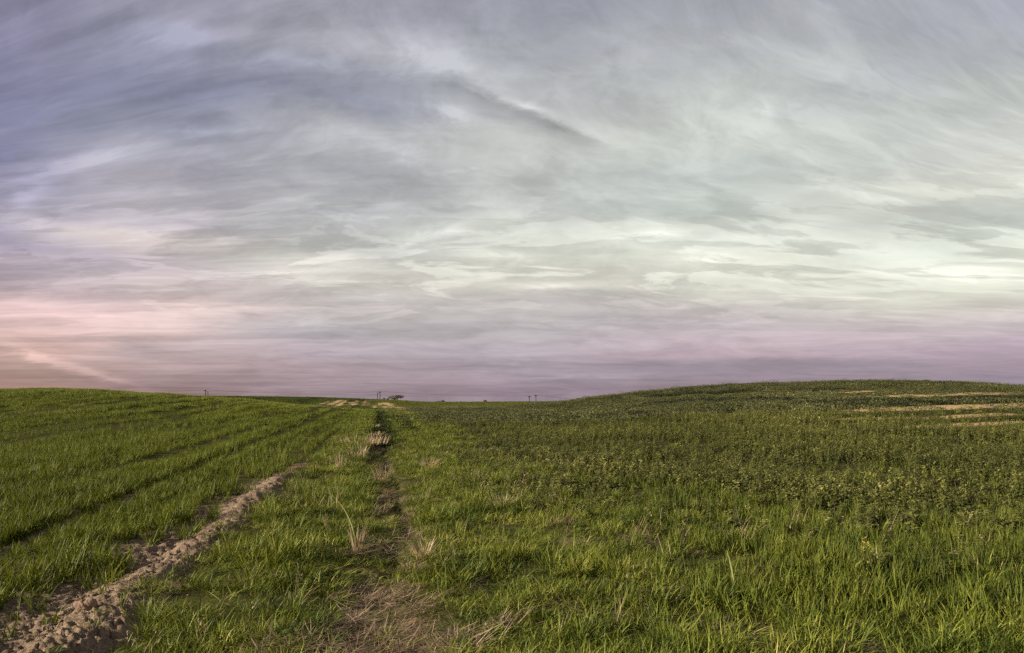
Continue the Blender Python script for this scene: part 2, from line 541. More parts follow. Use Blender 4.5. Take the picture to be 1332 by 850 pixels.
# ------------------------------------------------------------------ mesh helpers
def mesh_from(name, verts, faces, attrs=None, smooth=False):
    """verts n x 3, faces m x 4 (a triangle repeats its last corner as -1)."""
    me = bpy.data.meshes.new(name)
    verts = np.asarray(verts, np.float32)
    faces = np.asarray(faces, np.int64)
    me.vertices.add(len(verts))
    me.vertices.foreach_set('co', verts.ravel())
    cnt = (faces >= 0).sum(axis=1)
    flat = faces[faces >= 0]
    me.loops.add(len(flat))
    me.loops.foreach_set('vertex_index', flat.astype(np.int32))
    me.polygons.add(len(faces))
    starts = np.concatenate(([0], np.cumsum(cnt)[:-1]))
    me.polygons.foreach_set('loop_start', starts.astype(np.int32))
    me.polygons.foreach_set('loop_total', cnt.astype(np.int32))
    if smooth:
        me.polygons.foreach_set('use_smooth', np.ones(len(faces), bool))
    for k, v in (attrs or {}).items():
        v = np.asarray(v, np.float32)
        if v.ndim == 1:
            a = me.attributes.new(k, 'FLOAT', 'POINT')
            a.data.foreach_set('value', v)
        else:
            a = me.attributes.new(k, 'FLOAT_VECTOR', 'POINT')
            a.data.foreach_set('vector', v.ravel())
    me.update(calc_edges=True)
    me.validate()
    return me


def link(name, me, mat=None, parent=None):
    o = bpy.data.objects.new(name, me)
    COL.objects.link(o)
    if mat:
        me.materials.append(mat)
    if parent:
        o.parent = parent
    return o


def tag(o, label=None, cat=None, group=None, kind=None):
    for k, v in (('label', label), ('category', cat), ('group', group), ('kind', kind)):
        if v:
            o[k] = v
    return o


# ------------------------------------------------------------------ materials
def new_mat(name):
    m = bpy.data.materials.new(name)
    m.use_nodes = True
    nt = m.node_tree
    nt.nodes.clear()
    E.nt = nt
    out = nt.nodes.new('ShaderNodeOutputMaterial')
    return m, nt, out


def attr(nt, name):
    n = nt.nodes.new('ShaderNodeAttribute')
    n.attribute_name = name
    return n


def leaf_mat(name, stops, trans=.35, rough=.55, spec=.25, patch=.0, patch_scale=.5):
    """Leaves: colour differs from blade to blade, from plant to plant and in patches over the field."""
    m, nt, out = new_mat(name)
    t = E(attr(nt, 'tint').outputs['Fac'])
    oi = nt.nodes.new('ShaderNodeObjectInfo')
    r = E(oi.outputs['Random'])
    geo = nt.nodes.new('ShaderNodeNewGeometry')
    pn = E(noise_node(nt, geo.outputs['Position'], patch_scale, 3, .6))
    fac = E.m('ADD', t * .62 + r * .38, (pn - .5) * patch, clamp=True)
    col = ramp_node(nt, fac.v, stops)
    b = nt.nodes.new('ShaderNodeBsdfPrincipled')
    nt.links.new(col, b.inputs['Base Color'])
    b.inputs['Roughness'].default_value = rough
    b.inputs['Specular IOR Level'].default_value = spec
    tr = nt.nodes.new('ShaderNodeBsdfTranslucent')
    nt.links.new(mix_rgb(nt, 1.0, col, (1.15, 1.1, .6), 'MULTIPLY'), tr.inputs[0])
    mx = nt.nodes.new('ShaderNodeMixShader')
    mx.inputs[0].default_value = trans
    nt.links.new(b.outputs[0], mx.inputs[1])
    nt.links.new(tr.outputs[0], mx.inputs[2])
    nt.links.new(mx.outputs[0], out.inputs[0])
    return m


def plain_mat(name, c1, c2, scale=8.0, rough=.8):
    m, nt, out = new_mat(name)
    tc = nt.nodes.new('ShaderNodeTexCoord')
    n = noise_node(nt, tc.outputs['Object'], scale, 5, .6)
    b = nt.nodes.new('ShaderNodeBsdfPrincipled')
    nt.links.new(mix_rgb(nt, E(n), c1, c2), b.inputs['Base Color'])
    b.inputs['Roughness'].default_value = rough
    b.inputs['Specular IOR Level'].default_value = .2
    nt.links.new(b.outputs[0], out.inputs[0])
    return m


def ground_mat(name, green_a, green_b):
    """Field ground: soil, straw litter and plant cover mixed by what lies where."""
    m, nt, out = new_mat(name)
    geo = nt.nodes.new('ShaderNodeNewGeometry')
    pos = geo.outputs['Position']
    soil = E(attr(nt, 'soil').outputs['Fac'])
    straw = E(attr(nt, 'straw').outputs['Fac'])
    pale = E(attr(nt, 'pale').outputs['Fac'])
    n1 = noise_node(nt, pos, 3.0, 6, .6)
    n2 = noise_node(nt, pos, 26.0, 6, .65)
    n3 = noise_node(nt, pos, .35, 4, .6)
    n4 = noise_node(nt, pos, 90.0, 3, .6)
    green = mix_rgb(nt, E(n3), green_a, green_b)
    green = mix_rgb(nt, E.m('MULTIPLY', E(n2), 1.0, clamp=True), green, (.05, .045, .018))
    dirt = ramp_node(nt, n1, [(.25, (.085, .059, .039)), (.5, (.145, .102, .067)), (.75, (.21, .153, .104))])
    dirt = mix_rgb(nt, E.m('SUBTRACT', E(n2) * 1.8, .75, clamp=True), dirt, (.28, .215, .15))
    dirt = mix_rgb(nt, E.m('SUBTRACT', E(n4) * 2.4, 1.1, clamp=True), dirt, (.05, .03, .02))
    litter = mix_rgb(nt, E(n2), (.035, .024, .014), (.12, .084, .05))
    paleC = mix_rgb(nt, E(n1), (.22, .145, .07), (.38, .27, .15))
    c = mix_rgb(nt, straw, green, litter)
    c = mix_rgb(nt, soil, c, dirt)
    c = mix_rgb(nt, pale, c, paleC)
    c = mix_rgb(nt, E(attr(nt, 'rut_shade').outputs['Fac']), c, (.018, .016, .009))  # painted shade of the dips, darkens the ground colour
    b = nt.nodes.new('ShaderNodeBsdfPrincipled')
    nt.links.new(c, b.inputs['Base Color'])
    b.inputs['Roughness'].default_value = .95
    b.inputs['Specular IOR Level'].default_value = 0
    bp = nt.nodes.new('ShaderNodeBump')
    bp.inputs['Strength'].default_value = .9
    bp.inputs['Distance'].default_value = .035
    nt.links.new((E(n2) * .7 + E(n4) * .3).v, bp.inputs['Height'])
    nt.links.new(bp.outputs[0], b.inputs['Normal'])
    nt.links.new(b.outputs[0], out.inputs[0])
    return m


# ------------------------------------------------------------------ the ground
def build_ground():
    front = np.linspace(-.80, .80, 680)
    rest = np.linspace(.80, 2 * PI - .80, 90)[1:-1]
    azs = np.concatenate((front, rest))
    radii = np.concatenate((np.array([.25, .6, 1.0, 1.5, 2.0, 2.5]), np.exp(np.arange(math.log(3.0), math.log(28), .0052)),
                            np.exp(np.arange(math.log(28), math.log(420), .009)), np.exp(np.arange(math.log(420), math.log(6000), .05))))
    A, R = np.meshgrid(azs, radii)
    x, y = (R * np.sin(A)), (R * np.cos(A))
    z = ground_z(x, y)
    nr, na = x.shape
    idx = np.arange(nr * na).reshape(nr, na)
    nxt = np.roll(idx, -1, axis=1)
    q = np.stack((idx[:-1], nxt[:-1], nxt[1:], idx[1:]), axis=-1).reshape(-1, 4)
    q = q[:, ::-1]
    fx, fy = x.ravel()[q].mean(axis=1), y.ravel()[q].mean(axis=1)
    xr, yr, zr = x.ravel(), y.ravel(), z.ravel()
    u, rd = path_u(xr, yr), ridge_d(xr, yr)
    fr = yr > 0
    soil = np.clip(np.exp(-(np.abs(rd) / np.interp(yr, [3, 6, 16], [.36, .27, .27])) ** 3) * ridge_fade(yr) * 1.4 + bare_left(xr, yr), 0, 1) * fr
    soil *= np.where(yr > 9, sstep(.25, .55, ridge_fade(yr) + 1.2 * (fbm(xr * 1.8, yr * 1.8, 3, 63) - .5)), 1)
    wheat_side = (rd < 0) & (yr < 60)
    soil = np.maximum(soil, np.where(wheat_side & fr, .7, 0) * (1 - sstep(7, 13, yr)))
    halfw = np.interp(yr, [3, 4.5, 5.5, 8, 14, 30], [.65, .55, .35, .28, .24, .2])
    straw = np.exp(-(u / halfw) ** 2) * (1 - sstep(14, 24, yr)) * fr * (-.1 + 1.3 * fbm(xr * 2.2, yr * 2.2, 3, 61)) * np.interp(yr, [5, 7], [1, .7])
    straw = np.clip(straw + .35 * (fbm(xr * 1.3, yr * 1.3, 3, 62) - .45) * (yr < 30), 0, 1)
    pale = pale_mask(xr, yr)
    rut_shade = shade_mask(xr, yr) * (1 - pale)  # shade painted along the dips, left off the pale soil
    fu, frd = path_u(fx, fy), ridge_d(fx, fy)
    frape = rape_in(fx, fy) > 0
    fd = np.hypot(fx, fy)
    code = np.full(len(q), 0)                                           # verge
    code[(frd < 0) & (fy > 0)] = 1                                      # wheat
    code[frape & (fy > 0)] = 2                                          # rapeseed
    code[(np.abs(fu) < .38) & (fy > 0) & (fy < 75)] = 3                 # path
    code[(np.abs(frd) < .34) & (fy < 16.5) & (fy > 0)] = 4              # ridge
    code[((fd > 150) & (fy > 0)) | ((fy <= 0) & (fd > 30))] = 5         # far hills
    names = {0: ('grass_verge', (.030, .034, .010), (.048, .048, .016)), 1: ('wheat_field', (.022, .028, .008), (.034, .040, .010)),
             2: ('rapeseed_field', (.030, .030, .012), (.045, .044, .016)), 3: ('dirt_path', (.040, .036, .016), (.065, .055, .026)),
             4: ('soil_ridge', (.16, .1, .065), (.22, .14, .1)), 5: ('far_hills', (.060, .070, .022), (.085, .088, .03))}
    for k, (nm, ga, gb) in names.items():
        f = q[code == k]
        used, inv = np.unique(f, return_inverse=True)
        me = mesh_from(nm, np.stack((xr[used], yr[used], zr[used]), axis=1), inv.reshape(-1, 4),
                       {'soil': soil[used], 'straw': straw[used], 'pale': pale[used], 'rut_shade': rut_shade[used]}, smooth=True)
        o = link(nm, me, ground_mat(nm, ga, gb))
        o['kind'] = 'structure'


build_ground()

# ------------------------------------------------------------------ plant prototypes
PROTO = {}


def proto(group, me):
    c = PROTO.get(group)
    if c is None:
        c = PROTO[group] = bpy.data.collections.new('source_' + group)
    o = bpy.data.objects.new(group, me)
    c.objects.link(o)
    return o


class Blades:
    """Gathers curved ribbons and leaves into one mesh."""
    def __init__(s):
        s.v, s.f, s.t = [], [], []

    def blade(s, base, height, width, lean, az, curl, tint, segs=4, tw=0.0):
        """A grass blade: leans towards az and droops by curl radians along its length."""
        n0 = len(s.v)
        p = Vector(base)
        ang = lean
        L = height / segs
        side = Vector((-math.sin(az + tw), math.cos(az + tw), 0))
        for k in range(segs + 1):
            t = k / segs
            w = width * (.65 + .5 * math.sin(min(t * 2.4, PI))) * (1 - t ** 2.2) * .5
            if k == segs:
                s.v.append(tuple(p))
                s.t.append(tint)
            else:
                s.v.append(tuple(p - side * w))
                s.v.append(tuple(p + side * w))
                s.t += [tint, tint]
            ang += curl / segs * (.5 + t)
            d = Vector((math.cos(az) * math.sin(ang), math.sin(az) * math.sin(ang), math.cos(ang)))
            p = p + d * L
        for k in range(segs - 1):
            a = n0 + 2 * k
            s.f.append((a, a + 1, a + 3, a + 2))
        a = n0 + 2 * (segs - 1)
        s.f.append((a, a + 1, a + 2, -1))

    def leaf(s, base, az, pitch, length, width, tint, fold=.25):
        """A broad leaf with a fold along its rib, drooping towards its tip."""
        n0 = len(s.v)
        b = Vector(base)
        side = Vector((-math.sin(az), math.cos(az), 0))
        rows = [(0, .12), (.3, .8), (.62, 1.0), (.86, .6), (1.0, 0)]
        p = b
        ang = pitch
        last = 0
        for i, (t, w) in enumerate(rows):
            st = (t - last) * length
            d = Vector((math.cos(az) * math.cos(ang), math.sin(az) * math.cos(ang), math.sin(ang)))
            up = Vector((-math.cos(az) * math.sin(ang), -math.sin(az) * math.sin(ang), math.cos(ang)))
            p = p + d * st
            last = t
            ang -= .42
            ww = width * w * .5
            s.v += [tuple(p - side * ww + up * ww * fold), tuple(p), tuple(p + side * ww + up * ww * fold)]
            s.t += [tint] * 3
        for i in range(len(rows) - 1):
            a = n0 + 3 * i
            s.f.append((a, a + 1, a + 4, a + 3))
            s.f.append((a + 1, a + 2, a + 5, a + 4))

    def build(s, name, mat, mat_tint=None):
        me = mesh_from(name, s.v, s.f, {'tint': s.t})
        me.materials.append(mat)
        return me


M_VERGE = leaf_mat('verge_grass', [(0, (.014, .023, .004)), (.3, (.044, .062, .007)), (.58, (.108, .124, .013)), (.84, (.180, .184, .028)), (1.0, (.34, .27, .11))],
                   trans=.22, rough=.6, spec=.15, patch=1.1, patch_scale=.9)
M_WHEAT = leaf_mat('wheat_leaf', [(0, (.026, .036, .005)), (.38, (.064, .080, .008)), (.75, (.112, .124, .014)), (1.0, (.19, .19, .03))],
                   trans=.25, rough=.65, spec=.12, patch=.6, patch_scale=.15)
M_CREST = leaf_mat('lit_wheat_leaf', [(0, (.075, .092, .012)), (.5, (.115, .130, .020)), (1.0, (.16, .168, .034))], trans=.25, rough=.65, spec=.12, patch=.4, patch_scale=.1)  # lighter wheat colour, paints in the lit strip along the left crest
M_CEREAL = leaf_mat('cereal_leaf', [(0, (.016, .025, .005)), (.35, (.048, .062, .008)), (.75, (.100, .113, .014)), (1.0, (.17, .17, .03))],
                    trans=.25, rough=.65, spec=.12, patch=.8, patch_scale=.6)
M_RAPE = leaf_mat('rapeseed_leaf', [(0, (.018, .023, .006)), (.4, (.052, .058, .014)), (.72, (.108, .109, .026)), (.92, (.185, .176, .040)), (1, (.36, .33, .14))],
                  trans=.25, rough=.6, spec=.14, patch=.8, patch_scale=.10)
M_RAPE_FAR = leaf_mat('rapeseed_far_leaf', [(0, (.024, .029, .010)), (.4, (.058, .061, .019)), (.75, (.098, .097, .031)), (.95, (.15, .14, .05)), (1, (.34, .31, .16))],
                      trans=.2, rough=.6, spec=.2, patch=.7, patch_scale=.05)
M_RAPE_SHADE = leaf_mat('rapeseed_shade_leaf', [(0, (.008, .010, .004)), (.5, (.020, .023, .008)), (1, (.045, .047, .018))], trans=.15, rough=.6, spec=.15, patch=.5, patch_scale=.1)  # darkened rapeseed leaves, shade of the dips put into their colour
M_FAR_LEFT = leaf_mat('far_wheat_leaf', [(0, (.022, .032, .006)), (.5, (.044, .056, .010)), (1, (.075, .085, .016))], trans=.3, rough=.7, spec=.1, patch=.5, patch_scale=.02)
M_FAR_DARK = leaf_mat('far_dark_leaf', [(0, (.008, .012, .003)), (1, (.022, .026, .006))], trans=.2, rough=.7, spec=.1)
M_RAPE_EDGE = leaf_mat('rapeseed_edge_leaf', [(0, (.07, .075, .022)), (.5, (.12, .12, .038)), (1, (.19, .18, .065))], trans=.25, rough=.6, spec=.15, patch=.5, patch_scale=.05)
M_PALE = leaf_mat('pale_green_stem', [(0, (.10, .115, .02)), (1, (.26, .26, .09))], trans=.2, rough=.6)
M_WEED = leaf_mat('weed_leaf', [(0, (.026, .036, .008)), (.6, (.070, .086, .016)), (1, (.13, .135, .03))], trans=.2, rough=.7, spec=.1)
M_STRAW = leaf_mat('straw', [(0, (.06, .038, .02)), (.35, (.15, .10, .055)), (.7, (.29, .205, .12)), (1, (.42, .32, .20))], trans=.2, rough=.6, patch=.5)
M_FAR = leaf_mat('far_crop_leaf', [(0, (.040, .050, .010)), (.5, (.072, .080, .016)), (1, (.11, .112, .026))], trans=.3, rough=.7, spec=.1, patch=.6, patch_scale=.03)
M_DRY = leaf_mat('dry_grass', [(0, (.16, .115, .07)), (.5, (.30, .22, .14)), (1, (.44, .35, .235))], trans=.3, rough=.55)
M_CLOD = plain_mat('dry_soil', (.08, .05, .034), (.19, .13, .095), 14, .95)

R = random.uniform


def disc(r):
    a, q = R(0, 2 * PI), r * math.sqrt(R(0, 1))
    return q * math.cos(a), q * math.sin(a)


def make_protos():
    for i in range(9):                                   # lush verge tufts
        b = Blades()
        for k in range(23):
            x, y = disc(.07)
            h = R(.07, .19) * (1.0 if i < 7 else 1.25)
            a = math.atan2(y, x) + R(-1.3, 1.3)
            b.blade((x, y, -.015), h, R(.0042, .0078), R(.02, .55), a, R(.2, 1.9), min(1, max(0, random.gauss(.5, .2))), 4, R(-.8, .8))
        for k in range(3):                               # short dead blades among the green
            x, y = disc(.08)
            b.blade((x, y, -.01), R(.06, .16), .003, R(.5, 1.2), R(0, 6.3), R(0, .8), 1.0, 3)
        proto('verge', b.build('grass_tuft', M_VERGE))
    for i in range(5):                                   # dead stems with nodding heads
        b = Blades()
        for k in range(5):
            x, y = disc(.07)
            a, ln = R(0, 6.3), R(.05, .7)
            h = R(.16, .34)
            b.blade((x, y, -.01), h, .0042, ln, a, R(.1, 1.0), R(.2, 1), 5)
            if k < 2:
                q = Vector((x + math.cos(a) * h * .45, y + math.sin(a) * h * .45, h * .82))
                for j in range(5):
                    b.leaf(q + Vector((R(-.012, .012), R(-.012, .012), R(-.03, .03))), a + R(-.8, .8), R(-.6, .9), R(.016, .03), .006, R(.3, 1))
        proto('dead', b.build('dead_stems', M_STRAW))
    for i in range(5):                                   # broad leaved weeds
        b = Blades()
        for k in range(random.randint(7, 12)):
            b.leaf((R(-.02, .02), R(-.02, .02), R(0, .05)), R(0, 6.3), R(.15, 1.1), R(.06, .12), R(.018, .036), min(1, max(0, random.gauss(.5, .25))))
        proto('weed', b.build('broad_weed', M_WEED))
    for i in range(7):                                   # young wheat
        b = Blades()
        for k in range(13):
            x, y = disc(.045)
            b.blade((x, y, -.015), R(.12, .25), R(.0065, .011), R(.0, .35), R(0, 6.3), R(.1, 1.8), min(1, max(0, random.gauss(.5, .2))), 5, R(-.5, .5))
        proto('wheat', b.build('wheat_plant', M_WHEAT))
    for i in range(7):                                   # upright cereal on the right
        b = Blades()
        for k in range(16):
            x, y = disc(.05)
            b.blade((x, y, -.015), R(.11, .23), R(.006, .010), R(.0, .25), R(0, 6.3), R(.0, 1.0), min(1, max(0, random.gauss(.5, .2))), 4, R(-.5, .5))
        proto('cereal', b.build('cereal_plant', M_CEREAL))
    for i in range(7):                                   # rapeseed before flowering
        b = Blades()
        H = R(.22, .36)
        for st in range(random.randint(1, 3)):
            ox, oy = disc(.05)
            hh = H * R(.75, 1.1)
            b.blade((ox, oy, -.02), hh, .012, R(0, .15), R(0, 6.3), R(0, .15), .45, 3)
            for k in range(15):
                z = hh * (.15 + .8 * k / 15)
                s_ = 1 - .6 * k / 15
                b.leaf((ox + R(-.01, .01), oy + R(-.01, .01), z), R(0, 6.3), R(.1, .9), R(.07, .12) * s_, R(.028, .046) * s_, min(.92, max(0, random.gauss(.42, .2))))
            for k in range(6):                           # young pale leaves and the bud cluster
                b.leaf((ox + R(-.015, .015), oy + R(-.015, .015), hh - .01 + R(-.02, .03)), R(0, 6.3), R(.4, 1.4), R(.03, .06), R(.016, .03), R(.72, .96))
        proto('rape', b.build('rapeseed_plant', M_RAPE))
    for i in range(6):                                   # flattened straw
        b = Blades()
        a0 = R(0, 6.3)
        for k in range(26):
            x, y = disc(.12)
            b.blade((x, y, R(.0, .03)), R(.08, .24), R(.0038, .0066), R(1.2, 1.6), a0 + random.gauss(0, .9), R(-.25, .35), R(0, 1), 3)
        for k in range(4):
            x, y = disc(.1)
            b.blade((x, y, 0), R(.05, .13), .003, R(.3, 1.0), R(0, 6.3), R(.2, 1.0), R(.3, 1), 3)
        proto('straw', b.build('straw_litter', M_STRAW))
    for i in range(5):                                   # wide low patches for farther off
        for grp, mat, rad, n, h, w, tl in (('verge_mid', M_VERGE, .28, 60, (.10, .26), (.009, .016), (.05, .5)), ('wheat_mid', M_WHEAT, .28, 60, (.14, .27), (.010, .017), (0, .4)),
                                           ('crest', M_CREST, .28, 60, (.10, .20), (.010, .017), (0, .5)), ('far', M_FAR, 2.4, 130, (.12, .28), (.08, .14), (.1, .7)),
                                           ('far_left', M_FAR_LEFT, 2.4, 130, (.12, .26), (.08, .14), (.1, .7)), ('far_dark', M_FAR_DARK, 1.2, 90, (.16, .30), (.08, .14), (0, .5))):
            b = Blades()
            for k in range(n):
                x, y = disc(rad)
                b.blade((x, y, -.03), R(*h), R(*w), R(*tl), R(0, 6.3), R(.2, 1.3), min(1, max(0, random.gauss(.5, .2))), 3, R(-.6, .6))
            proto(grp, b.build(grp + '_patch', mat))
        b = Blades()
        for k in range(75):
            x, y = disc(.55)
            z = R(.12, .36) * R(.7, 1.1)
            b.leaf((x, y, z), R(0, 6.3), R(-.2, .9), R(.10, .17), R(.05, .09), min(.9, max(0, random.gauss(.42, .2))) if R(0, 1) < .95 else 1.0)
        for k in range(26):
            x, y = disc(.55)
            b.blade((x, y, -.03), R(.2, .42), .014, R(0, .2), R(0, 6.3), R(0, .3), R(.3, .9), 2)
        proto('rape_mid', b.build('rapeseed_patch', M_RAPE_FAR))
        proto('rape_dark', b.build('rapeseed_dark_patch', M_RAPE_SHADE))
        b = Blades()
        for k in range(230):
            x, y = disc(1.6)
            z = R(.05, .36)
            b.leaf((x, y, z), R(0, 6.3), R(-.2, 1.1), R(.11, .19), R(.06, .10), min(.9, max(0, random.gauss(.42, .2))) if R(0, 1) < .97 else 1.0)
        proto('rape_far', b.build('rapeseed_drift', M_RAPE_FAR))
        proto('rape_far_dark', b.build('rapeseed_dark_drift', M_RAPE_SHADE))
        proto('rape_edge', b.build('rapeseed_edge_drift', M_RAPE_EDGE))
    for i in range(6):                                   # clods
        bm = bmesh.new()
        bmesh.ops.create_icosphere(bm, subdivisions=2, radius=1)
        sd = R(0, 50)
        sx, sy, sz = R(.7, 1.3), R(.6, 1.0), R(.45, .75)
        for v in bm.verts:
            q = v.co.copy()
            n = float(fbm(np.array(q.x * 1.3 + q.z + sd), np.array(q.y * 1.3 - q.z * .7 + sd), 3, 91))
            v.co = Vector((q.x * sx, q.y * sy, q.z * sz)) * (.55 + .9 * n)
        me = bpy.data.meshes.new('clod')
        bm.to_mesh(me)
        bm.free()
        me.materials.append(M_CLOD)
        proto('clod', me)


make_protos()


# ------------------------------------------------------------------ scattering
def scatter_tree(groups):
    """Geometry nodes: each point carries the number of its layer, whose plants are placed on it."""
    ng = bpy.data.node_groups.new('scatter', 'GeometryNodeTree')
    ng.interface.new_socket('Geometry', in_out='INPUT', socket_type='NodeSocketGeometry')
    ng.interface.new_socket('Geometry', in_out='OUTPUT', socket_type='NodeSocketGeometry')
    N = ng.nodes.new
    gi, go = N('NodeGroupInput'), N('NodeGroupOutput')

    def na(name, dt):
        n = N('GeometryNodeInputNamedAttribute')
        n.data_type = dt
        n.inputs[0].default_value = name
        return n.outputs[0]
    join = N('GeometryNodeJoinGeometry')
    e2r = N('FunctionNodeEulerToRotation')
    ng.links.new(na('turn', 'FLOAT_VECTOR'), e2r.inputs[0])
    for k, g in enumerate(groups):
        ci = N('GeometryNodeCollectionInfo')
        ci.inputs['Separate Children'].default_value = True
        ci.inputs['Reset Children'].default_value = True
        ci.inputs['Collection'].default_value = PROTO[g]
        cmp_ = N('FunctionNodeCompare')
        cmp_.data_type = 'INT'
        cmp_.operation = 'EQUAL'
        ints = [q for q in cmp_.inputs if q.type == 'INT']
        ng.links.new(na('layer', 'INT'), ints[0])
        ints[1].default_value = k
        ip = N('GeometryNodeInstanceOnPoints')
        ip.inputs['Pick Instance'].default_value = True
        ng.links.new(gi.outputs['Geometry'], ip.inputs['Points'])
        ng.links.new(cmp_.outputs[0], ip.inputs['Selection'])
        ng.links.new(ci.outputs[0], ip.inputs['Instance'])
        ng.links.new(na('pick', 'INT'), ip.inputs['Instance Index'])
        ng.links.new(e2r.outputs[0], ip.inputs['Rotation'])
        ng.links.new(na('size', 'FLOAT_VECTOR'), ip.inputs['Scale'])
        ng.links.new(ip.outputs[0], join.inputs[0])
    ng.links.new(join.outputs[0], go.inputs[0])
    return ng


def scatter(name, label, cat, layers):
    """One uncountable cover as one object: points that carry plants through geometry nodes."""
    groups = sorted({q[0] for q in layers})
    X, Y, S, P, T, LY = [], [], [], [], [], []
    for group, x, y, sx, sz, tilt in layers:
        n = len(x)
        X.append(x)
        Y.append(y)
        S.append(np.stack((sx, sx, sz), axis=1))
        P.append(rng.integers(0, 100000, n) % len(PROTO[group].objects))
        T.append(np.stack((rng.normal(0, tilt, n), rng.normal(0, tilt, n), rng.uniform(0, 2 * PI, n)), axis=1))
        LY.append(np.full(n, groups.index(group)))
    x, y = np.concatenate(X), np.concatenate(Y)
    n = len(x)
    me = bpy.data.meshes.new(name)
    me.vertices.add(n)
    me.vertices.foreach_set('co', np.stack((x, y, ground_z(x, y)), axis=1).astype(np.float32).ravel())
    for nm, dt, fld, v in (('pick', 'INT', 'value', np.concatenate(P).astype(np.int32)), ('layer', 'INT', 'value', np.concatenate(LY).astype(np.int32)),
                           ('turn', 'FLOAT_VECTOR', 'vector', np.concatenate(T).astype(np.float32)), ('size', 'FLOAT_VECTOR', 'vector', np.concatenate(S).astype(np.float32))):
        a = me.attributes.new(nm, dt, 'POINT')
        a.data.foreach_set(fld, v.ravel())
    o = link(name, me)
    o.modifiers.new('scatter', 'NODES').node_group = scatter_tree(groups)
    return tag(o, label, cat, None, 'stuff')


def wedge(y0, y1, dens, xl=-.92, xr=.92):
    """Random points in the seen wedge (with margins), dens per square metre."""
    area = (xr - xl) * (y1 * y1 - y0 * y0) / 2
    n = int(area * dens)
    y = np.sqrt(rng.uniform(y0 * y0, y1 * y1, n))
    x = rng.uniform(xl, xr, n) * y
    return x, y


def sizes(n, lo, hi):
    return rng.uniform(lo, hi, n)


def keep(m, *a):
    return [q[m] for q in a]


